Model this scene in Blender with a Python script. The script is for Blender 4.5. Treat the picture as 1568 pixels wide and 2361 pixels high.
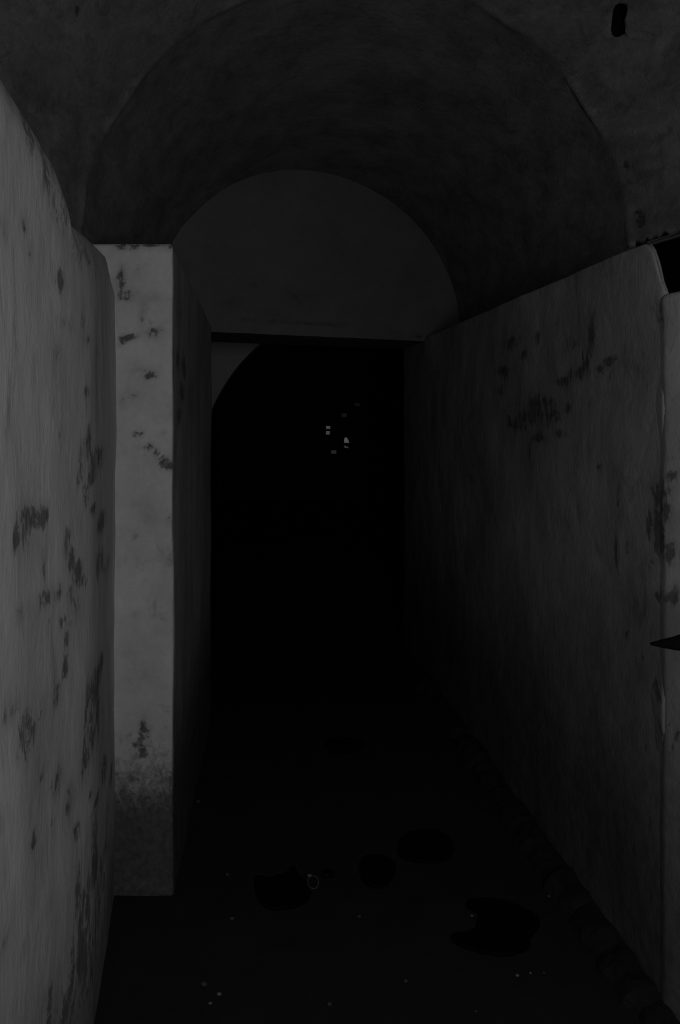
import bpy, bmesh, math, random
from mathutils import Vector, noise
random.seed(7)
for o in list(bpy.data.objects): bpy.data.objects.remove(o, do_unlink=True)
SC = bpy.context.scene
COL = SC.collection

# ------------------------------------------------------------------ camera
F, VX, VY, EYE = 2000.0, 550.0, 950.0, 1.5     # focal length in pixels, vanishing point of the passage, eye height
cd = bpy.data.cameras.new('camera'); cam = bpy.data.objects.new('camera', cd); COL.objects.link(cam)
cam.location = (0, 0, EYE); cam.rotation_euler = (math.pi/2, 0, 0)
cd.sensor_fit = 'VERTICAL'; cd.sensor_height = 36.0; cd.sensor_width = 24.0
cd.lens = F/2361*36.0; cd.shift_x = (784-VX)/2361; cd.shift_y = -(1180.5-VY)/2361
cd.clip_start = .02; cd.clip_end = 200
SC.camera = cam
# ------------------------------------------------------------------ world, light, exposure
w = bpy.data.worlds.new('world'); SC.world = w; w.use_nodes = True
w.node_tree.nodes['Background'].inputs[0].default_value = (1, 1, 1, 1)
w.node_tree.nodes['Background'].inputs[1].default_value = 0.0
def area(name, loc, rot, sx, sy, energy):
    l = bpy.data.lights.new(name, 'AREA'); l.shape = 'RECTANGLE'; l.size = sx; l.size_y = sy; l.energy = energy
    o = bpy.data.objects.new(name, l); COL.objects.link(o); o.location = loc; o.rotation_euler = rot
    return o
# daylight coming in through the entrance the photographer stands in
area('entrance_daylight', (.38, -.12, 1.52), (math.radians(90), 0, 0), .46, .7, 11.5)
vs = SC.view_settings
vs.view_transform = 'Standard'; vs.look = 'None'; vs.gamma = 1.0; vs.use_curve_mapping = False; vs.exposure = 0.0

# ------------------------------------------------------------------ helpers
def fb(p, f, oct=3):
    s = 0; a = 1; t = 0
    for i in range(oct):
        s += a*noise.noise(Vector(p)*f + Vector((17.3*i, 5.1*i, 9.7*i))); t += a; a *= .5; f *= 2.1
    return s/t
def link(name, bm, mat, parent=None, smooth=True):
    me = bpy.data.meshes.new(name); bm.to_mesh(me); bm.free()
    if smooth:
        for p in me.polygons: p.use_smooth = True
    me.materials.append(mat)
    o = bpy.data.objects.new(name, me); COL.objects.link(o)
    if parent: o.parent = parent
    return o
def struct(o): o['kind'] = 'structure'; return o
def tag(o, label, cat, group=None):
    o['label'] = label; o['category'] = cat
    if group: o['group'] = group
    return o
def empty(name, loc):
    o = bpy.data.objects.new(name, None); o.location = loc; o.empty_display_size = .05; COL.objects.link(o); return o
def floor_pt(px, py):
    Y = EYE*F/(py-VY); return ((px-VX)/F*Y, Y)
def wall_pt(poly, px, py):
    """point where the sight line of a pixel meets a wall standing on the plan polyline"""
    k = (px-VX)/F; best = None
    for (x0, y0), (x1, y1) in zip(poly[:-1], poly[1:]):
        d = (x1-x0) - k*(y1-y0)
        if abs(d) < 1e-9: continue
        t = (k*y0-x0)/d
        if -1e-6 <= t <= 1.000001:
            Y = y0+t*(y1-y0)
            if Y > .2 and (best is None or Y < best[1]): best = (k*Y, Y)
    if best is None: return None
    return Vector((best[0], best[1], EYE-(py-VY)/F*best[1]))
def stain_shade_list(poly, items):
    out = []
    for px, py, w_, h_, s in items:
        c = wall_pt(poly, px, py); a = wall_pt(poly, px-w_, py) or c; b = wall_pt(poly, px+w_, py) or c
        if c is None: continue
        rh = 1.3*max((Vector((a.x-b.x, a.y-b.y))).length/2, .006); rv = 1.3*h_/F*c.y
        out.append((c, rh, rv, s))
    return out
def paint(o, stains):
    at = o.data.attributes.new('stain_shade', 'FLOAT', 'POINT')
    vals = []
    for v in o.data.vertices:
        m = 0.0; p = v.co
        for c, rh, rv, s in stains:
            dz = (p.z-c.z)/rv
            if abs(dz) > 2.2: continue
            dh = math.hypot(p.x-c.x, p.y-c.y)/rh
            d = dz*dz+dh*dh
            if d < 5: m = max(m, s*math.exp(-d*.9))
        vals.append(m)
    at.data.foreach_set('value', vals)

def solid(name, poly, z0, ztop, mat, res=.03, rb=.02, amp=.006, freq=3.0, round_c=None, top_rad=.03, base=None, seed=0.0):
    """closed masonry block: plan polygon (counter-clockwise), raised to ztop(x,y), worn corners and an uneven face"""
    n = len(poly); pts = []
    for i in range(n):
        p0 = Vector(poly[i-1]); p1 = Vector(poly[i]); p2 = Vector(poly[(i+1) % n])
        r = rb if round_c is None else round_c[i]
        a = (p0-p1).normalized(); b = (p2-p1).normalized()
        if r > 0:
            for k in range(4):
                t = k/3; q = (p1+a*r)*(1-t)**2 + p1*2*t*(1-t) + (p1+b*r)*t*t; pts.append(q)
            st = p1+b*r
        else:
            pts.append(p1.copy()); st = p1
        r2 = rb if round_c is None else round_c[(i+1) % n]
        en = p2-b*r2
        L = (en-st).length; m = max(1, int(L/res))
        for k in range(1, m + (1 if r2 <= 0 else 0)):
            if r2 <= 0 and k == m: break
            pts.append(st.lerp(en, k/m))
    N = len(pts); nrm = []
    for i in range(N):
        t = (pts[(i+1) % N]-pts[i-1]).normalized(); nrm.append(Vector((t.y, -t.x)))
    bm = bmesh.new(); rings = []
    H = max(ztop(p.x, p.y) for p in pts)-z0
    nz = max(2, int(H/res))
    levels = [(j/nz, 0.0, 0.0) for j in range(nz)] + [(1.0, math.sin(a)*1.0, math.cos(a)) for a in (0, .5, 1.05, 1.57)]
    for (t, s, c) in levels:
        ring = []
        for p, q in zip(pts, nrm):
            zt = ztop(p.x, p.y)
            if t < 1: z = z0+(zt-top_rad-z0)*t; ins = 0
            else: z = zt-top_rad+top_rad*s; ins = top_rad*(1-c)
            co = Vector((p.x-q.x*ins, p.y-q.y*ins, z))
            d = amp*fb(co+Vector((seed, 0, 0)), freq, 4)*2
            if base: d += base(co)
            co.x += q.x*d; co.y += q.y*d
            ring.append(bm.verts.new(co))
        rings.append(ring)
    for a, b in zip(rings[:-1], rings[1:]):
        for i in range(N):
            j = (i+1) % N; bm.faces.new((a[i], a[j], b[j], b[i]))
    bm.faces.new(rings[-1]); bm.faces.new(list(reversed(rings[0])))
    bmesh.ops.triangulate(bm, faces=[f for f in bm.faces if len(f.verts) > 4])
    bmesh.ops.recalc_face_normals(bm, faces=bm.faces)
    return link(name, bm, mat)

# ------------------------------------------------------------------ materials
def new_mat(name):
    m = bpy.data.materials.new(name); m.use_nodes = True
    nt = m.node_tree; return m, nt, nt.nodes, nt.links, nt.nodes['Principled BSDF']
def g(v): return (v, v, v, 1)
def plaster(name, base, lo, stain_shade_col, stretch=3.0, scale=4.0, foot_z=None, rand_amt=.35, bump=.5, rough=.9, fine=1.0, rag_s=28, opac=.85, rnd_t=(.57, .72)):
    m, nt, N, L, bs = new_mat(name)
    bs.inputs['Roughness'].default_value = rough
    bs.inputs['Specular IOR Level'].default_value = .15
    tc = N.new('ShaderNodeTexCoord')
    mp = N.new('ShaderNodeMapping'); mp.inputs['Scale'].default_value = (1, 1, 1/stretch); L.new(tc.outputs['Object'], mp.inputs[0])
    def nz(sc, det, rgh=.6, vec=None, dist=0.0):
        n = N.new('ShaderNodeTexNoise'); n.inputs['Scale'].default_value = sc; n.inputs['Detail'].default_value = det
        n.inputs['Roughness'].default_value = rgh; n.inputs['Distortion'].default_value = dist
        L.new((vec or mp).outputs[0], n.inputs['Vector']); return n
    def rng(src, a, b, c, d, smooth=False):
        r = N.new('ShaderNodeMapRange'); r.inputs[1].default_value = a; r.inputs[2].default_value = b
        r.inputs[3].default_value = c; r.inputs[4].default_value = d
        if smooth: r.interpolation_type = 'SMOOTHSTEP'
        L.new(src, r.inputs[0]); return r.outputs[0]
    def mth(op, a, b):
        r = N.new('ShaderNodeMath'); r.operation = op
        for i, v in enumerate((a, b)):
            if isinstance(v, (int, float)): r.inputs[i].default_value = v
            else: L.new(v, r.inputs[i])
        return r.outputs[0]
    big = nz(scale, 6, .6, dist=.4)
    fin = nz(scale*9, 5, .7)
    raw = nz(scale*3, 8, .75, dist=.6)
    mp2 = N.new('ShaderNodeMapping'); mp2.inputs['Scale'].default_value = (1, 1, 1/min(stretch, 1.9)); L.new(tc.outputs['Object'], mp2.inputs[0])
    rag = nz(rag_s, 8, .72, vec=mp2, dist=.7)
    soft = nz(scale*.8, 4, .5)
    tone = mth('ADD', mth('MULTIPLY', rng(big.outputs[0], .3, .7, 0, 1), .7), mth('MULTIPLY', rng(fin.outputs[0], .3, .7, 0, 1), .3*fine))
    basev = rng(tone, 0, 1, lo, base)
    # stains and painted shade placed on the wall, with ragged edges
    at = N.new('ShaderNodeAttribute'); at.attribute_name = 'stain_shade'
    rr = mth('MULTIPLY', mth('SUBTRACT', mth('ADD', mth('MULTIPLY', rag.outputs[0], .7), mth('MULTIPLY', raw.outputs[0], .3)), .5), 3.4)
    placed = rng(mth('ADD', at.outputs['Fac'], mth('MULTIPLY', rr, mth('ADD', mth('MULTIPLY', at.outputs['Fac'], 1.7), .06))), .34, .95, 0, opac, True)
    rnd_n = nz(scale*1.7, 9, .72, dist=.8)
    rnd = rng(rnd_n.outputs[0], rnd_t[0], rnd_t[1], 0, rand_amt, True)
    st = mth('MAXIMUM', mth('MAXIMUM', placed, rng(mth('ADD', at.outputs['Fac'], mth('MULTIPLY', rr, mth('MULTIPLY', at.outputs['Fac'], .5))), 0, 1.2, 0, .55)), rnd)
    if foot_z:  # darkens the surface towards its foot, with a ragged edge
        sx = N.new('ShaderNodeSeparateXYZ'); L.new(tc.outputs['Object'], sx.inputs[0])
        dz = rng(mth('ADD', sx.outputs[2], mth('MULTIPLY', rr, -.16)), foot_z[0], foot_z[1], foot_z[2], 0, True)
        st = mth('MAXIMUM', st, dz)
    mix = N.new('ShaderNodeMix'); mix.data_type = 'FLOAT'
    L.new(st, mix.inputs[0]); L.new(basev, mix.inputs[2]); L.new(rng(fin.outputs[0], .3, .7, stain_shade_col*.45, stain_shade_col*1.7), mix.inputs[3])
    cb = N.new('ShaderNodeCombineColor')
    for i in range(3): L.new(mix.outputs[0], cb.inputs[i])
    L.new(cb.outputs[0], bs.inputs['Base Color'])
    h = mth('SUBTRACT', mth('ADD', mth('MULTIPLY', raw.outputs[0], .35), mth('MULTIPLY', fin.outputs[0], .12)), mth('MULTIPLY', st, .25))
    bp = N.new('ShaderNodeBump'); bp.inputs['Strength'].default_value = bump; bp.inputs['Distance'].default_value = .02
    L.new(h, bp.inputs['Height']); L.new(bp.outputs[0], bs.inputs['Normal'])
    return m
def plain(name, v, rough=.8, metal=0.0, spec=.3):
    m, nt, N, L, bs = new_mat(name)
    n = N.new('ShaderNodeTexNoise'); n.inputs['Scale'].default_value = 40; n.inputs['Detail'].default_value = 4
    tc = N.new('ShaderNodeTexCoord'); L.new(tc.outputs['Object'], n.inputs['Vector'])
    cr = N.new('ShaderNodeValToRGB'); cr.color_ramp.elements[0].color = g(v*.7); cr.color_ramp.elements[1].color = g(v*1.3)
    cr.color_ramp.elements[0].position = .3; cr.color_ramp.elements[1].position = .7
    L.new(n.outputs[0], cr.inputs[0]); L.new(cr.outputs[0], bs.inputs['Base Color'])
    bs.inputs['Roughness'].default_value = rough; bs.inputs['Metallic'].default_value = metal
    bs.inputs['Specular IOR Level'].default_value = spec
    return m
M_LEFT = plaster('limewash_left', .64, .36, .09, stretch=3.2, scale=4.2, foot_z=(.02, .42, .75), rand_amt=.45, rag_s=34, bump=.75, fine=.75)
M_PIER = plaster('limewash_pier', .62, .42, .05, stretch=1.2, scale=6, foot_z=(.24, .50, .93), rand_amt=.3, rag_s=45, rnd_t=(.56, .74), bump=.6)
M_INNER = plaster('limewash_inner', .38, .17, .05, stretch=4, scale=6, foot_z=(.24, .75, .9), rand_amt=.5, rag_s=40)
M_RIGHT = plaster('limewash_right', .38, .20, .045, stretch=1.5, scale=3.4, foot_z=(.25, 1.15, .82), rand_amt=.5, rag_s=24, rnd_t=(.50, .74), bump=.8, opac=.8, fine=.7)
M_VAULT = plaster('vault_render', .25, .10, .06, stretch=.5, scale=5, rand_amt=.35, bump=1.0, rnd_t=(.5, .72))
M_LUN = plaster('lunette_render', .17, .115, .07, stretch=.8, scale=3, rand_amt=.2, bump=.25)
M_ARCH = plaster('arch_render', .36, .28, .15, stretch=.8, scale=3, rand_amt=.2, bump=.25)
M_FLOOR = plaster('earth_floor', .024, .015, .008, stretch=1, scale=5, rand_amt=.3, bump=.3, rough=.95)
M_DARK = plaster('dark_masonry', .06, .03, .02, stretch=1, scale=3, rand_amt=.3)  # plain dark tone for the rooms beyond the doorway and the vent frames
M_RECESS_SHADE = plaster('recess_shade', .018, .010, .005, stretch=1, scale=3, rand_amt=.3)  # near-black: the shade inside the recess is put into its colour
M_STONE = plain('pale_stone', .13)
M_FAINT = plain('dull_stone', .05)
M_RUBBLE = plaster('dark_rubble', .026, .012, .008, stretch=1, scale=12, rand_amt=.5, bump=.8)
M_IRON_HOLE = plain('iron_hole_shade', .004, .9, .0, .05)
M_WET = plain('wet_silt', .004, .35, 0, .12)
M_RING = plain('dull_metal', .045, .6, .2)

# ------------------------------------------------------------------ structure: floor
def make_floor():
    bm = bmesh.new(); V = {}
    xs = []; x = -3.0
    while x < 4.0: xs.append(x); x += .03 if -.6 < x < 1.4 else .25
    ys = []; y = -1.4
    while y < 15.5: ys.append(y); y += .03 if 1.5 < y < 5 else .2
    for i, x in enumerate(xs):
        for j, y in enumerate(ys):
            V[i, j] = bm.verts.new((x, y, .010*fb((x, y, 0), 2.2, 4)-.004))
    for i in range(len(xs)-1):
        for j in range(len(ys)-1):
            bm.faces.new((V[i, j], V[i+1, j], V[i+1, j+1], V[i, j+1]))
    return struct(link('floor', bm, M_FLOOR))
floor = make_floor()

# ------------------------------------------------------------------ structure: walls
LP = [(-.50, -1.2), (-.425, 1.53), (-.355, 2.10), (-.386, 2.75)]
prof = [(-9, 2.2)]
for px, py in ((-60, -20), (0, 88), (50, 175), (100, 262), (140, 335), (160, 392), (172, 470), (205, 512), (240, 540), (264, 562)):
    p = wall_pt(LP, px, py)
    if p: prof.append((p.y, p.z))
prof[-1] = (2.55, 2.0); prof.append((2.62, 1.96)); prof.append((9, 1.95))
def interp(tab, t):
    for (a, u), (b, v) in zip(tab[:-1], tab[1:]):
        if a <= t <= b: return u+(v-u)*(t-a)/(b-a)
    return tab[-1][1]
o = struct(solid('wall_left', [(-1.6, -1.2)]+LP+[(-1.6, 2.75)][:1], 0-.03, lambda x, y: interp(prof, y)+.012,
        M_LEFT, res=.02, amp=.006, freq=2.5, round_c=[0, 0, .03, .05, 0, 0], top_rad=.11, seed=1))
STAIN_SHADE_LEFT = [(30,190,22,70,.7),(75,290,24,70,.75),(118,380,24,70,.75),(140,470,24,70,.7),(180,560,26,60,.6),(220,600,24,60,.6),  # this row paints the shade along the wall's crest as broad dark blots
 (225,2100,16,150,.75),(205,2230,18,140,.75),(170,2320,20,90,.7),(130,2350,14,60,.5),(238,2000,14,90,.7),(245,1880,12,90,.5),(238,1680,14,120,.5),(232,1280,14,120,.45),(225,850,12,120,.5),(228,700,12,90,.4),(195,1180,40,160,.35),(90,1230,50,60,.4),(170,1400,40,60,.45),(100,1700,50,90,.3),
 (60,1195,20,32,1),(95,1195,13,26,1),(40,1245,10,34,.9),(55,1250,14,40,.6),(108,1185,6,22,.8),
 (200,1040,13,40,.8),(205,1010,6,26,.9),(222,1060,13,26,1),(190,1075,10,30,.6),(232,1045,9,26,.6),(215,1100,8,16,1),(180,1110,6,22,.8),
 (200,1140,9,34,.7),(216,1172,5,12,1.1),(235,1205,8,26,1),(160,1225,9,16,.8),(155,1255,8,34,.8),(163,1290,9,26,1),(178,1320,14,26,1),(190,1345,12,18,.8),
 (232,1300,8,40,.9),(243,1310,8,26,.7),(110,1375,22,22,.9),(130,1365,12,26,.7),(160,1375,10,22,.8),(100,1300,6,60,.6),(45,1415,8,16,.8),
 (85,1420,8,18,.5),(112,1430,6,30,.7),(142,1435,5,14,1),(152,1480,7,30,.9),(148,1540,6,24,1.0),(155,1500,5,50,.6),
 (232,1540,9,26,1),(222,1580,14,44,1.1),(203,1620,8,60,1),(210,1680,12,60,.9),(226,1640,8,70,.8),(195,1760,10,60,.8),(200,1700,6,30,.7),
 (60,1690,24,56,.75),(25,1640,18,30,.6),(130,1600,14,46,.6),(95,1640,10,50,.5),(130,1800,12,34,.9),(95,1785,14,10,.8),(158,1845,10,34,.9),
 (240,1775,5,26,1),(256,1785,5,20,1),(218,1850,6,12,1.2),(205,1835,4,12,1.1),(215,1930,8,60,.8),(175,1915,8,18,.9),(75,1940,6,17,1.2),
 (138,648,8,22,1),(132,640,9,30,.6),(150,745,14,7,.7),(190,745,4,40,.8),(197,782,8,14,.9),(20,262,4,12,1.1),(12,340,3,40,.7),(25,450,2,90,.8),(33,600,2.5,70,.8),
 (8,530,8,24,.6),(58,520,7,22,.6),(66,580,6,20,.6),(130,815,12,18,.6),(80,830,5,12,.7),(78,870,4,30,.5),(200,905,6,17,.9),(205,990,5,16,.8),(122,940,4,26,.6),(142,1000,3,20,.9),
 (100,560,6,60,.3),(5,2170,6,18,.9),(46,2195,6,14,.8),(5,1890,8,20,.6),(105,2090,6,22,.5),(118,1900,6,30,.5),(92,1960,8,40,.3),
 (200,2080,9,90,1),(185,2180,8,90,1),(165,2260,7,80,1.1),(150,2330,8,60,1),(112,2330,9,60,.9),(215,2010,10,50,1),(175,2040,6,80,.8),(190,2320,14,60,.8),(225,2180,8,80,.7)]
paint(o, stain_shade_list(LP[1:], STAIN_SHADE_LEFT))

PIER = [(-.386, 2.70), (-.205, 2.70), (-.133, 4.24), (-.33, 4.95), (-1.5, 4.95), (-1.5, 2.70)]
o = struct(solid('wall_pier', PIER, -.03, lambda x, y: 2.025 - (.10*(max(0, y-2.7)/1.5)), M_PIER, res=.02, amp=.004, freq=3,
        round_c=[0, .008, .02, 0, 0, 0], top_rad=.012, seed=5))
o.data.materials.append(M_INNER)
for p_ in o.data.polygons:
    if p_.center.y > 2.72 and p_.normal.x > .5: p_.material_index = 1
ST_PIER = [(285,566,16,5,1.1),(310,567,16,4,1.0),(345,565,20,4,1.1),(375,566,14,4,1.0),(392,568,6,5,1.1),
 (310,1880,50,40,.6),(330,1950,60,50,.7),(300,1780,30,40,.35),(330,2030,60,30,.6),
 (272,575,8,8,.8),(278,630,5,16,.9),(276,652,9,13,1.1),(290,682,17,11,.9),(318,634,10,8,.5),(360,685,14,8,.5),(385,690,5,4,.8),
 (326,720,3,26,.7),(352,768,17,8,1.1),(342,762,5,5,1),(372,757,7,5,.8),(280,785,8,9,1.1),(300,778,13,5,1),(340,785,10,4,.5),
 (345,864,13,8,1.1),(352,855,6,6,1),(318,855,14,6,.7),(305,840,6,8,.5),(310,915,13,6,.9),(278,930,6,14,.6),(300,905,8,14,.4),
 (320,1000,12,9,.8),(345,1030,12,8,.9),(360,1043,12,7,.8),(378,1062,13,7,1.2),(392,1072,9,8,1.3),(350,1008,8,5,.6),(372,1003,9,5,.6),
 (315,1235,3,8,.8),(325,1160,30,8,.35),(350,1190,20,20,.4),(318,1418,4,7,1.1),(300,1500,12,8,.4),(305,1595,5,10,.6),(330,1560,20,14,.3),
 (328,1680,8,16,1.2),(334,1690,9,12,1.2),(318,1718,10,10,1),(328,1735,9,14,.9),(296,1700,8,12,.6),(292,1755,6,10,.7),(340,1750,6,20,.7),
 (287,1808,7,4,.9),(284,1842,16,20,1.4),(300,1850,14,12,1.3),(275,1855,10,18,1.2),(318,1828,14,7,1),(335,1840,7,30,1),(320,1870,20,8,1.1),
 (395,1200,3,10,.8),(394,1290,3,12,1),(394,1830,4,60,1),(394,1980,4,60,1),(300,1960,40,60,.8),(340,2000,50,40,.7),
 (412,830,4,26,.9),(425,850,7,30,.8),(420,905,6,26,1),(415,955,6,22,.9),(440,920,8,50,.6),(418,720,5,40,.6)]
paint(o, stain_shade_list([(-.386, 2.70), (-.205, 2.70), (-.133, 4.24)], ST_PIER))

RP = [(2.4, 1.2), (1.45, 1.30), (1.062, 2.15), (1.058, 2.24), (1.06, 4.0), (1.062, 5.58)]
def rtop(x, y):
    if x > 1.3: return 1.90
    return interp([(-9, 1.79), (2.16, 1.80), (2.19, 1.86), (2.215, 1.91), (2.25, 1.938), (2.4, 1.942), (6, 1.918)], y)
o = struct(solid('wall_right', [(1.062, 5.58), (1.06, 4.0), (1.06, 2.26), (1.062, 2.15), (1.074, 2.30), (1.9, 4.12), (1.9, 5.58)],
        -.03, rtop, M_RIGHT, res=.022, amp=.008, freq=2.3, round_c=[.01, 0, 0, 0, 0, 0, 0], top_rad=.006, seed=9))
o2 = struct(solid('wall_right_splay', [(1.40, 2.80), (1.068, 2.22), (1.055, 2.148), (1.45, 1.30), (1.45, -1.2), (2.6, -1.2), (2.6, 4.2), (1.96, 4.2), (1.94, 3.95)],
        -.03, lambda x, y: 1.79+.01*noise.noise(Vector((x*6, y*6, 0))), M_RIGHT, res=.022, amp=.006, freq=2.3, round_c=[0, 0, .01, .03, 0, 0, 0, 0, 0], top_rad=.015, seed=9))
RPL = [(1.45, 1.30), (1.062, 2.15), (1.06, 2.26), (1.06, 4.0), (1.062, 5.58)]
ST_RIGHT = [(1552,900,20,120,.35),(1552,760,20,50,.4),(1555,1050,16,60,.4),(1550,1500,18,80,.4),(1552,1950,20,90,.5),
 (1230,800,110,60,.4),(1240,950,110,60,.5),(1330,760,70,80,.35),(1525,1220,26,100,.5),(1450,1350,60,90,.3),(1500,1650,50,60,.45),(1480,1900,50,60,.45),(1420,1750,60,90,.3),(1100,880,30,90,.35),
 (1365,775,10,45,.9),(1350,830,10,40,.8),(1375,730,6,24,.7),(1300,720,7,26,.7),(1320,790,22,14,.8),(1330,860,24,16,1),(1300,880,22,12,.9),(1405,835,14,12,1),(1385,855,14,14,.8),
 (1180,790,24,14,.8),(1165,855,22,14,.8),(1240,775,12,14,.7),(1280,745,8,14,.6),(1210,820,22,16,.6),(1150,900,20,14,.7),(1250,930,26,18,1),(1220,960,30,18,.9),(1270,960,22,14,.9),(1190,980,26,16,.8),
 (1290,1000,20,12,.8),(1240,1010,18,10,.9),(1310,940,8,12,.9),(1180,880,30,22,.5),(1260,870,30,22,.5),(1120,960,12,40,.5),(1355,1045,6,26,.6),(1322,1030,9,8,.9),(1218,1035,3,26,.7),(1082,1100,10,14,.6),
 (1365,930,8,16,.6),(1425,700,8,22,.5),(1455,650,16,22,.4),(1520,720,4,26,1),(1539,735,3,18,.9),(1380,1080,6,9,1),(1440,1050,6,26,.5),(1431,1120,4,24,.7),(1428,1150,5,24,.7),
 (1420,1270,5,50,1),(1447,1260,4,16,1),(1385,1350,24,12,.5),(1500,1300,14,22,.7),(1505,1180,6,40,.8),(1497,1210,7,34,1),(1525,1120,8,26,1.1),(1522,1170,8,34,1.3),(1518,1240,9,40,1.4),(1528,1260,9,30,1.4),(1540,1180,6,28,1.3),
 (1545,1275,9,20,1.4),(1552,1300,6,16,1.3),(1553,1322,5,8,1.2),(1520,1130,22,12,1.0),(1555,1100,14,16,1),(1522,1350,3,30,1),(1520,1375,9,12,1.2),(1487,1320,7,5,1),(1562,1370,18,30,.7),(1545,1385,22,20,.6),
 (1523,1465,4,6,1.3),(1445,1465,4,12,1.1),(1480,1520,5,10,1),(1460,1530,14,20,.6),(1512,1590,9,16,1.2),(1522,1600,6,10,1.2),(1495,1640,18,22,.7),(1545,1665,6,14,1.3),(1530,1690,8,12,1.2),(1560,1700,6,14,1.2),(1550,1740,10,20,1.1),
 (1490,1730,6,10,1.2),(1440,1880,18,8,1),(1500,1900,12,34,1.2),(1475,1935,14,14,1),(1530,1820,10,18,.8),(1420,1660,26,40,.5),(1380,1600,22,40,.5),(1330,1700,22,40,.4),(1290,1560,16,20,.4),(1560,1800,8,30,.8),(1465,2020,10,14,.9),(1385,1770,10,24,.6),
 (1078,1370,4,10,.9),(1000,1400,4,20,.6),(1030,1340,4,8,.6),(1530,740,6,40,.7),(1470,900,8,40,.4),(1430,1180,10,30,.5)]
paint(o, stain_shade_list(RPL, ST_RIGHT)); paint(o2, stain_shade_list(RPL, ST_RIGHT))

# header / lunette wall: stands askew across the passage, its lower edge is the lintel of the doorway
def door_wall():
    bm = bmesh.new()
    sl = (4.93-4.24)/(1.06+.133)
    def yf(x): return 4.24+(x+.133)*sl
    nx, nz = 90, 60; xs = [-1.3+3.4*i/nx for i in range(nx+1)]
    zb = lambda x: 1.893 + .010*(x+.13)/1.2 + .003*fb((x, 0, 0), 9)
    F0 = {}; B0 = {}
    for i, x in enumerate(xs):
        for j in range(nz+1):
            z = zb(x)+(3.2-zb(x))*j/nz
            d = .006*fb((x, 3, z), 3)
            if j == 0: d += .006
            F0[i, j] = bm.verts.new((x, yf(x)+d, z))
    for i in range(nx):
        for j in range(nz): bm.faces.new((F0[i, j], F0[i+1, j], F0[i+1, j+1], F0[i, j+1]))
    for i, x in enumerate(xs):
        B0[i, 0] = bm.verts.new((x, min(yf(x), 5.1)+.62, zb(x))); B0[i, 1] = bm.verts.new((x, min(yf(x), 5.1)+.62, 3.2))
    for i in range(nx):
        bm.faces.new((F0[i, 0], B0[i, 0], B0[i+1, 0], F0[i+1, 0]))
        bm.faces.new((B0[i, 0], B0[i, 1], B0[i+1, 1], B0[i+1, 0]))
        bm.faces.new((B0[i, 1], F0[i, nz], F0[i+1, nz], B0[i+1, 1]))
    bm.faces.new([F0[0, j] for j in range(nz+1)]+[B0[0, 1], B0[0, 0]])
    bm.faces.new([B0[nx, 0], B0[nx, 1]]+[F0[nx, j] for j in range(nz, -1, -1)])
    bmesh.ops.recalc_face_normals(bm, faces=bm.faces)
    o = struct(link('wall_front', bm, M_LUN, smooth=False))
    P = [(xs[0], yf(xs[0])), (xs[-1], yf(xs[-1]))]
    it = [(560+22*k, 737+k*1.2, 14, 2.2, .75) for k in range(11)]+[(960, 775, 12, 6, 1.1), (590, 655, 30, 14, .5), (680, 680, 34, 14, .5), (620, 720, 26, 8, .5), (540, 700, 24, 12, .6), (900, 768, 26, 3, .5)]
    paint(o, stain_shade_list(P, it))
door_wall()

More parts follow.
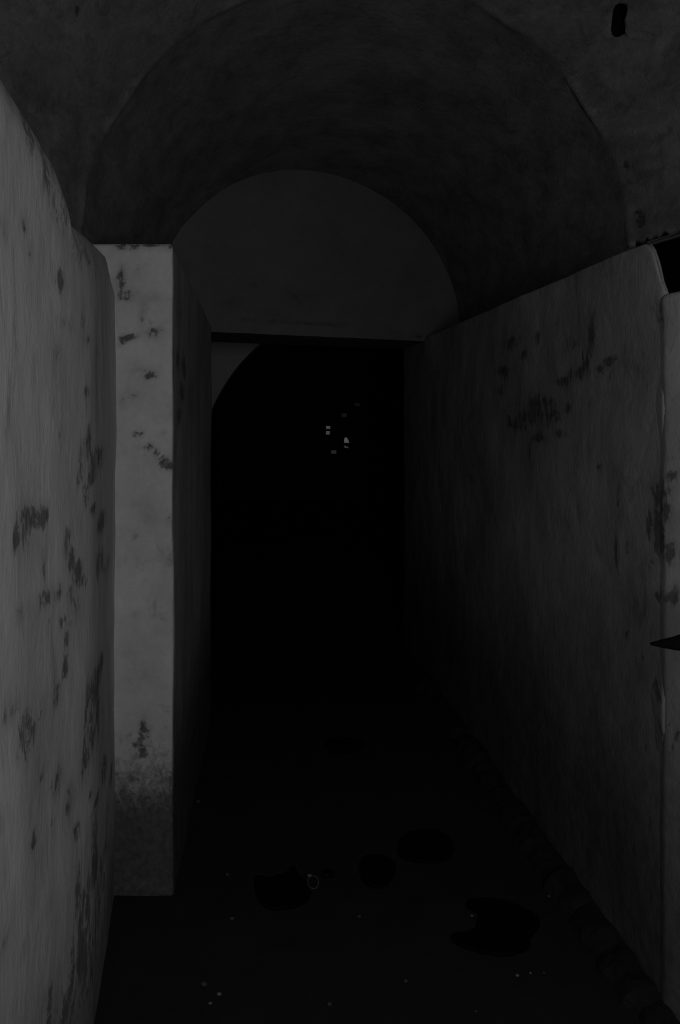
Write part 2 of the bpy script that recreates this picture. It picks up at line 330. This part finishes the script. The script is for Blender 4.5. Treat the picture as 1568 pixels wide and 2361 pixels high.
# ------------------------------------------------------------------ vault
def vpar(y):
    T = [(-1.4, .37, 1.62, 2.05), (1.0, .37, 1.27, 2.04), (2.0, .37, 1.035, 2.03), (2.68, .37, .905, 2.026), (2.79, .372, .885, 2.026), (2.95, .38, .888, 2.022), (4.7, .485, .805, 1.95), (6.2, .5, .80, 1.93)]
    for a, b in zip(T[:-1], T[1:]):
        if a[0] <= y <= b[0]:
            t = (y-a[0])/(b[0]-a[0]); return [a[k]+(b[k]-a[k])*t for k in (1, 2, 3)]
    return T[-1][1:]
def make_vault():
    bm = bmesh.new(); ys = []; y = -1.2
    while y < 5.85: ys.append(y); y += .011 if 2.6 < y < 2.95 else .035 if 1.2 < y < 5 else .15
    na = 120; Rg = []
    for y in ys:
        cx, r, zs = vpar(y); inner = []; outer = []
        zr = interp([(-9, 2.03), (2.80, 2.03), (2.92, 1.80), (9, 1.80)], y); zl = 1.75
        prof_ = [(cx+r, zr+(zs-zr)*k/4, 1, 0) for k in range(4)] + [(cx+r*math.cos(math.pi*k/na), zs+r*math.sin(math.pi*k/na), math.cos(math.pi*k/na), math.sin(math.pi*k/na)) for k in range(na+1)] + [(cx-r, zs+(zl-zs)*(k+1)/4, -1, 0) for k in range(4)]
        for (x, z, nx_, nz_) in prof_:
            d = .012*fb((x, y, z), 1.6, 3) + .0045*fb((x*1.0, y*1.0, z), 9, 3)
            if 2.6 < y < 2.95: d -= .014*math.exp(-((y-2.80)/.022)**2)*max(0, .25+1.6*noise.noise(Vector((x*5, 1, z*5))))
            inner.append(bm.verts.new((x+nx_*d, y, z+nz_*d)))
            tk = .22 if not (x > cx and y < 3.3) else .04+.18*min(1, max(0, (z-zs)/.35))
            outer.append(bm.verts.new((x+nx_*tk, y, z+nz_*tk)))
        Rg.append((inner, outer))
    n = len(Rg[0][0])
    for (i0, o0), (i1, o1) in zip(Rg[:-1], Rg[1:]):
        for k in range(n-1):
            bm.faces.new((i0[k], i0[k+1], i1[k+1], i1[k])); bm.faces.new((o0[k+1], o0[k], o1[k], o1[k+1]))
        bm.faces.new((i0[0], i1[0], o1[0], o0[0])); bm.faces.new((i1[n-1], i0[n-1], o0[n-1], o1[n-1]))
    for (i0, o0) in (Rg[0], Rg[-1]):
        for k in range(n-1):
            bm.faces.new((i0[k], o0[k], o0[k+1], i0[k+1]))
    bmesh.ops.recalc_face_normals(bm, faces=bm.faces)
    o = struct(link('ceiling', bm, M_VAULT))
    # hole through the render near the entrance: cut with an irregular plug
    def hit(px, py):
        dx, dz = (px-VX)/F, -(py-VY)/F; y = .3
        while y < 5:
            cx, r, zs = vpar(y); x = dx*y; z = EYE+dz*y
            if z > zs and (x-cx)**2+(z-zs)**2 >= r*r: break
            if z <= zs and abs(x-cx) > r: break
            y += .004
        return Vector((dx*y, y, EYE+dz*y))
    out = [(1420,12),(1429,7),(1437,9),(1444,16),(1446,24),(1446,34),(1443,42),(1440,44),(1440,56),(1441,68),(1439,79),(1433,82),(1427,86),(1418,87),(1411,82),(1408,70),(1410,56),(1412,40),(1414,26),(1416,18)]
    P = [hit(*q) for q in out]; c = sum(P, Vector())/len(P)
    cx, r, zs = vpar(c.y); nn = Vector((c.x-cx, -.2*r, c.z-zs)).normalized()
    b2 = bmesh.new(); A = [b2.verts.new(p-nn*.06) for p in P]; B = [b2.verts.new(c+(p-c)*.95+nn*.17) for p in P]
    for i in range(len(P)):
        j = (i+1) % len(P); b2.faces.new((A[i], A[j], B[j], B[i]))
    b2.faces.new(list(reversed(A))); b2.faces.new(B); bmesh.ops.recalc_face_normals(b2, faces=b2.faces)
    me = bpy.data.meshes.new('plug'); b2.to_mesh(me); b2.free(); me.materials.append(M_IRON_HOLE)  # hole lining shares the spike's near-black, painting the hole's shade in
    pl = bpy.data.objects.new('plug', me); COL.objects.link(pl)
    md = o.modifiers.new('cut', 'BOOLEAN'); md.operation = 'DIFFERENCE'; md.object = pl; md.solver = 'EXACT'
    md.material_mode = 'TRANSFER'
    bpy.context.view_layer.update()
    dg = bpy.context.evaluated_depsgraph_get(); nm = bpy.data.meshes.new_from_object(o.evaluated_get(dg))
    o.modifiers.clear(); old = o.data; o.data = nm; bpy.data.meshes.remove(old)
    bpy.data.objects.remove(pl, do_unlink=True)
    at_items = []
    for px, py, rr, s in ((1012,66,.012,1.1),(1060,570,.014,1),(1322,187,.012,1),(455,0,.01,0),(307,12,.014,1),(105,95,.012,1),(180,20,.02,.9),(85,140,.03,.5),(105,232,.018,.8),(1445,380,.014,1),(1478,505,.03,1),(1470,490,.02,.8),(380,380,.02,.0),(1405,20,.012,.9),(240,225,.01,.7),(180,372,.01,.8)):
        at_items.append((hit(px, py), rr, rr, s))
    paint(o, at_items)
make_vault()

# ------------------------------------------------------------------ chamber beyond the doorway, second arch, far passage
def box(bm, x0, y0, z0, x1, y1, z1, bev=0):
    r = bmesh.ops.create_cube(bm, size=1); 
    for v in r['verts']:
        v.co = Vector(((x0+x1)/2+v.co.x*(x1-x0), (y0+y1)/2+v.co.y*(y1-y0), (z0+z1)/2+v.co.z*(z1-z0)))
    if bev:
        es = set(e for v in r['verts'] for e in v.link_edges)
        bmesh.ops.bevel(bm, geom=list(es), offset=bev, segments=2, affect='EDGES')
def arch_wall():
    bm = bmesh.new(); cx, cz, r = .96, 1.035, 1.25; y0, y1 = 6.25, 6.75; top = 3.6; X0, X1 = -2.6, 3.6
    def prof(y):
        inn = [(cx+r, -.03)]+[(cx+r*math.cos(a*math.pi/48), cz+r*math.sin(a*math.pi/48)) for a in range(49)]+[(cx-r, -.03)]
        out = [(X1, -.03)]+[(cx+r*1.1*math.cos(a*math.pi/48)*6, cz+9*math.sin(a*math.pi/48)) for a in range(49)]+[(X0, -.03)]
        out = [(min(X1, max(X0, x)), min(top, z)) for x, z in out]
        return [bm.verts.new((x, y, z)) for x, z in inn], [bm.verts.new((x, y, z)) for x, z in out]
    a, b = prof(y0); c, d = prof(y1)
    for i in range(len(a)-1):
        bm.faces.new((a[i], b[i], b[i+1], a[i+1])); bm.faces.new((c[i+1], d[i+1], d[i], c[i])); bm.faces.new((a[i+1], c[i+1], c[i], a[i]))
    struct(link('wall_arch', bm, M_ARCH, smooth=False))
arch_wall()
def slab(name, *a, mat=M_DARK):
    bm = bmesh.new(); box(bm, *a); return struct(link(name, bm, mat, smooth=False))
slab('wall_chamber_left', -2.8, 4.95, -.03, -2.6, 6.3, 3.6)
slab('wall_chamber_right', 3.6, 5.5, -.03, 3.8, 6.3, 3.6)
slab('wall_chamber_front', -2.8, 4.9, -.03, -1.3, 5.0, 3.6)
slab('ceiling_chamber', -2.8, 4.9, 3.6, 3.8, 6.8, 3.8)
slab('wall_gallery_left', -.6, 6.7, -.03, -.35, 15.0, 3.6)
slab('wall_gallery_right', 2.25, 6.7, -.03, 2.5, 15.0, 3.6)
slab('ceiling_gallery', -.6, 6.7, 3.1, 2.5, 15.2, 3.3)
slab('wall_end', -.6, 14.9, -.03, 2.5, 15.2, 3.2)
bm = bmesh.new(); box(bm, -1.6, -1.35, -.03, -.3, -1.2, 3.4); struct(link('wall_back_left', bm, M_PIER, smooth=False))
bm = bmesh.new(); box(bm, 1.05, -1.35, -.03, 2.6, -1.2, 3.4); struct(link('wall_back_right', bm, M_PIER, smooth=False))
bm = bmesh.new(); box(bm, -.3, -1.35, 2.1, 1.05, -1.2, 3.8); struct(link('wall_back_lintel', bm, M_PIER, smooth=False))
slab('wall_recess', 2.5, -1.2, 1.75, 2.7, 4.85, 2.6, mat=M_RECESS_SHADE)
slab('wall_recess_back', 1.5, 4.7, 1.7, 2.7, 4.85, 2.6, mat=M_RECESS_SHADE)

# ------------------------------------------------------------------ small lit openings in the end wall
def glow(name, v):
    m, nt, N, L, bs = new_mat(name)
    n = N.new('ShaderNodeTexNoise'); n.inputs['Scale'].default_value = 45; n.inputs['Detail'].default_value = 3
    tc = N.new('ShaderNodeTexCoord'); L.new(tc.outputs['Object'], n.inputs['Vector'])
    r = N.new('ShaderNodeMapRange'); r.inputs[1].default_value = .35; r.inputs[2].default_value = .65; r.inputs[3].default_value = v*.6; r.inputs[4].default_value = v*1.3
    L.new(n.outputs[0], r.inputs[0]); bs.inputs['Base Color'].default_value = g(.02)
    bs.inputs['Emission Color'].default_value = (1, 1, 1, 1); L.new(r.outputs[0], bs.inputs['Emission Strength'])
    return m
YE = 14.9
def vent(panes, v, label, shape=None):
    u = YE/F
    x0 = min(p[0] for p in panes); x1 = max(p[2] for p in panes); y0 = min(p[1] for p in panes); y1 = max(p[3] for p in panes)
    X0, X1 = (x0-VX)*u, (x1-VX)*u; Z0, Z1 = EYE-(y1-VY)*u, EYE-(y0-VY)*u
    root = empty('vent_opening', ((X0+X1)/2, YE-.03, Z0-.02)); tag(root, label, 'vent', 'lit vent openings in the far end wall')
    def add(nm, bm, m):
        bmesh.ops.translate(bm, verts=bm.verts, vec=-root.location); return link(nm, bm, m, root, smooth=False)
    t = .02; bm = bmesh.new()
    box(bm, X0-t, YE-.05, Z0-t, X0, YE, Z1+t); box(bm, X1, YE-.05, Z0-t, X1+t, YE, Z1+t)
    box(bm, X0, YE-.05, Z0-t, X1, YE, Z0); box(bm, X0, YE-.05, Z1, X1, YE, Z1+t)
    add('frame', bm, M_DARK)
    if len(panes) > 1:
        za = EYE-(panes[1][1]-VY)*u; zb = EYE-(panes[0][3]-VY)*u
        bm = bmesh.new(); box(bm, X0, YE-.05, za, X1, YE-.005, zb, .004); add('crossbar', bm, M_DARK)
    for k, p in enumerate(panes):
        bm = bmesh.new(); a, b, c, d = (p[0]-VX)*u, (p[2]-VX)*u, EYE-(p[3]-VY)*u, EYE-(p[1]-VY)*u
        pts = [(a, c), (b, c), (b, d), (a, d)]
        if shape and k in shape: pts = [(a+(b-a)*s, c+(d-c)*q) for s, q in shape[k]]
        lo = [bm.verts.new((x, YE-.02, z)) for x, z in pts]; hi = [bm.verts.new((x, YE-.004, z)) for x, z in pts]
        bm.faces.new(lo); bm.faces.new(list(reversed(hi)))
        for i in range(len(pts)):
            j = (i+1) % len(pts); bm.faces.new((lo[j], lo[i], hi[i], hi[j]))
        bmesh.ops.recalc_face_normals(bm, faces=bm.faces)
        add('pane', bm, glow('daylit_glass', v if not isinstance(v, (list, tuple)) else v[k]))
vent([(752, 982, 761, 989), (751, 994, 760, 1002)], (.055, .05), 'bright two-pane vent opening farthest left in the black distance')
vent([(793, 1008, 804, 1021), (793, 1027, 803, 1033)], (.07, .035), 'brightest two-pane vent opening with a slanted top, right of the others',
     {0: [(0, 0), (1, 0), (1, .35), (.7, .75), (.45, 1), (.15, .9), (0, .6)], 1: [(.1, .2), (.45, 0), (1, 0), (1, .6), (.5, .6), (.2, 1), (0, 1)]})
vent([(763, 1038, 775, 1046)], .018, 'dim squat vent opening lowest in the black distance')
vent([(787, 953, 799, 962)], .005, 'very faint small vent opening above the two-pane ones')
vent([(816, 929, 829, 937)], .003, 'barely visible smudge of a vent opening, topmost in the doorway')

# ------------------------------------------------------------------ things on the floor
def patch(name, outline, label, group='dark wet patches on the earth floor', h=.006):
    P = [Vector(floor_pt(*q)) for q in outline]; c = sum(P, Vector((0, 0)))/len(P)
    # densify with a rounded, slightly ragged outline
    Q = []
    n = len(P)
    for i in range(n):
        p0, p1, p2, p3 = P[i-1], P[i], P[(i+1) % n], P[(i+2) % n]
        for k in range(5):
            t = k/5; q = .5*((2*p1)+(p2-p0)*t+(2*p0-5*p1+4*p2-p3)*t*t+(3*p1-p0-3*p2+p3)*t**3)
            s = 1+.02*noise.noise(Vector((q.x*60, q.y*60, 0))); Q.append(c+(q-c)*s)
    bm = bmesh.new(); lv = []
    for ins, z in ((1.0, -.012), (1.0, h*.4), (.975, h*.85), (.95, h)):
        lv.append([bm.verts.new((c.x+(q.x-c.x)*ins-c.x, c.y+(q.y-c.y)*ins-c.y, z)) for q in Q])
    for a, b in zip(lv[:-1], lv[1:]):
        for i in range(len(Q)):
            j = (i+1) % len(Q); bm.faces.new((a[i], a[j], b[j], b[i]))
    f = bm.faces.new(lv[-1]); f2 = bm.faces.new(list(reversed(lv[0])))
    bmesh.ops.triangulate(bm, faces=[f, f2]); bmesh.ops.recalc_face_normals(bm, faces=bm.faces)
    o = link(name, bm, M_WET, smooth=False); o.location = (c.x, c.y, 0)
    return tag(o, label, 'puddle', group)
patch('wet_patch', [(590, 2022), (622, 2026), (645, 2018), (664, 2012), (672, 2001), (682, 2002), (690, 2018), (705, 2032), (718, 2052), (710, 2074), (690, 2088), (650, 2097), (618, 2095), (598, 2078), (588, 2050)],
      'dark wet patch with a small bump on top, left of the pale ring')
patch('wet_patch', [(832, 1990), (845, 1975), (872, 1972), (896, 1980), (914, 1998), (908, 2018), (894, 2038), (868, 2046), (842, 2036), (830, 2012)],
      'round dark wet patch in the middle of the floor, right of the pale ring')
patch('wet_patch', [(918, 1950), (932, 1928), (970, 1916), (1015, 1918), (1042, 1936), (1046, 1960), (1028, 1980), (990, 1988), (945, 1982), (920, 1968)],
      'wide oval dark wet patch near the right wall, behind the round one')
patch('wet_patch', [(1076, 2080), (1110, 2072), (1160, 2076), (1205, 2092), (1240, 2114), (1242, 2138), (1225, 2160), (1222, 2184), (1190, 2200), (1140, 2202), (1085, 2190), (1052, 2176), (1040, 2158), (1075, 2152), (1096, 2142), (1100, 2120), (1104, 2106), (1080, 2094)],
      'largest dark wet patch, notched like a crescent, nearest the lower right')
patch('wet_patch', [(748, 1712), (765, 1703), (800, 1701), (832, 1708), (842, 1718), (825, 1730), (790, 1736), (760, 1730)],
      'small flat dark wet patch farthest down the passage')
patch('wet_patch', [(742, 2012), (752, 2008), (768, 2010), (770, 2018), (756, 2022), (744, 2020)], 'tiny dark wet patch between the pale ring and the round patch')

def ring():
    x, y = floor_pt(722, 2048)
    root = empty('bottle_ring', (x, y, 0)); tag(root, 'small pale ring leaning upright on the floor beside the bumpy dark patch', 'ring')
    bm = bmesh.new(); R, r = .0172, .0019
    vs_ = [[bm.verts.new(((R+r*math.cos(b))*math.cos(a), (R+r*math.cos(b))*math.sin(a)*.42+r*math.sin(b), .0195+(R+r*math.cos(b))*math.sin(a)*.95)) for b in [k*math.pi/5 for k in range(10)]] for a in [k*math.pi/20 for k in range(40)]]
    for i in range(40):
        for k in range(10): bm.faces.new((vs_[i][k], vs_[(i+1) % 40][k], vs_[(i+1) % 40][(k+1) % 10], vs_[i][(k+1) % 10]))
    bmesh.ops.recalc_face_normals(bm, faces=bm.faces); link('band', bm, M_RING, root)
    bm = bmesh.new(); bmesh.ops.create_icosphere(bm, subdivisions=3, radius=.006)
    for v in bm.verts: v.co = Vector((v.co.x*1.3-.010, v.co.y*.8+.008, v.co.z*.8+.036)) + Vector((0, 0, .001*noise.noise(v.co*300)))
    tb = link('tab', bm, M_STONE, root); tb['label'] = 'paler tab'
ring()

def stone(px, py, rpx, label, mat=M_STONE, cat='pebble', group='pale pebbles on the floor', name='pebble', flat=.7):
    x, y = floor_pt(px, py); r = rpx/F*y
    bm = bmesh.new(); bmesh.ops.create_icosphere(bm, subdivisions=3, radius=r)
    s = random.random()*50
    for v in bm.verts:
        k = 1+.28*noise.noise(v.co/r*1.3+Vector((s, 0, 0))) + .08*noise.noise(v.co/r*4+Vector((s, 0, 0)))
        v.co = Vector((v.co.x*k*1.1, v.co.y*k*.95, v.co.z*k*flat))
    o = link(name, bm, mat); o.location = (x, y, r*flat*.75-.002)
    return tag(o, label, cat, group)
for a in ((470, 2270, 7, 'larger grey pebble, upper of the cluster at the lower left of the floor'), (505, 2292, 5, 'small pale pebble, rightmost of the cluster at the lower left of the floor'),
          (485, 2313, 4, 'small pale pebble, lowest of the cluster at the lower left of the floor'), (1203, 2159, 5, 'pale pebble lying on the crescent-shaped dark patch'),
          (1193, 2249, 4, 'tiny pale pebble left in the pair below the crescent-shaped patch'), (1223, 2243, 3, 'tiny pale pebble right in the pair below the crescent-shaped patch'),
          (1254, 2242, 3, 'tiny grey pebble farthest right below the crescent-shaped patch'), (1088, 2111, 3, 'tiny pale pebble in the notch of the crescent-shaped patch'),
          (535, 2118, 5, 'grey pebble on the floor just in front of the pier'), (524, 2017, 4, 'grey pebble left of the bumpy dark patch'), (457, 1848, 4, 'grey pebble at the foot of the inner left wall'),
          (1266, 2066, 4, 'grey pebble behind the crescent-shaped patch by the right wall'), (828, 2113, 4, 'faint pebble in the middle of the floor below the round patch'),
          (935, 2262, 5, 'faint pebble near the bottom middle of the floor'), (760, 2315, 5, 'faint pebble at the bottom of the frame near the middle'),
          (1097, 2331, 3, 'faint tiny pebble at the bottom right of the floor')):
    stone(*a, mat=M_FAINT if ('faint' in a[3] or 'grey' in a[3]) else M_STONE)
# rubble bank along the foot of the right wall
def rubble_bank():
    bm = bmesh.new(); ys = [1.9+.02*i for i in range(170)]; na = 9; rows = []
    for y in ys:
        w_ = .085+.05*noise.noise(Vector((y*3.1, 0, 0)))+.015*noise.noise(Vector((y*17, 3, 0))); h_ = w_*.7
        row = []
        for k in range(na+1):
            a = math.pi/2*k/na; x = 1.058-w_*math.cos(a); z = h_*math.sin(a)-.015
            d = (.012*noise.noise(Vector((x*9, y*9, z*9)))+.007*noise.noise(Vector((x*34, y*34, z*34))))*min(1, (na-k)/3)
            row.append(bm.verts.new((min(x-d, 1.06), y, z+d)))
        row.append(bm.verts.new((1.058, y, -.03))); rows.append(row)
    for a, b in zip(rows[:-1], rows[1:]):
        for k in range(na+1): bm.faces.new((a[k], b[k], b[k+1], a[k+1]))
    for r in (rows[0], rows[-1]): bm.faces.new(r)
    bmesh.ops.recalc_face_normals(bm, faces=bm.faces)
    o = link('plaster_rubble', bm, M_RUBBLE, smooth=False)
    tag(o, 'low bank of crumbled plaster along the foot of the right wall', 'rubble'); o['kind'] = 'stuff'
rubble_bank()
# dark pointed spike at the right edge
def spike():
    root = empty('iron_spike', (1.27, 1.60, 1.07)); tag(root, 'black pointed spike jutting in from the right edge', 'spike')
    bm = bmesh.new(); rows = []; y = 1.62
    tip = Vector(((1501-VX)/F*y, y, EYE-(1485-VY)/F*y))
    end = Vector((1.27, 1.60, tip.z+.005))
    n = 22
    for i in range(n+1):
        t = i/n; c = tip.lerp(end, t); hgt = .003+.125*t if t < .5 else .0655+.02*(t-.5); wd = .004+.03*min(1, t*4)
        row = []
        for k in range(12):
            a = 2*math.pi*k/12; q = Vector((0, math.cos(a)*wd, math.sin(a)*hgt*(1.0 if math.sin(a) > 0 else .8)))
            q += Vector((0, 0, .004*noise.noise(Vector((i*.5, k, 0)))))
            row.append(bm.verts.new(c+q-root.location))
        rows.append(row)
    for a, b in zip(rows[:-1], rows[1:]):
        for k in range(12): bm.faces.new((a[k], a[(k+1) % 12], b[(k+1) % 12], b[k]))
    bm.faces.new(rows[0]); bm.faces.new(list(reversed(rows[-1]))); bmesh.ops.recalc_face_normals(bm, faces=bm.faces)
    link('blade', bm, M_IRON_HOLE, root)
spike()
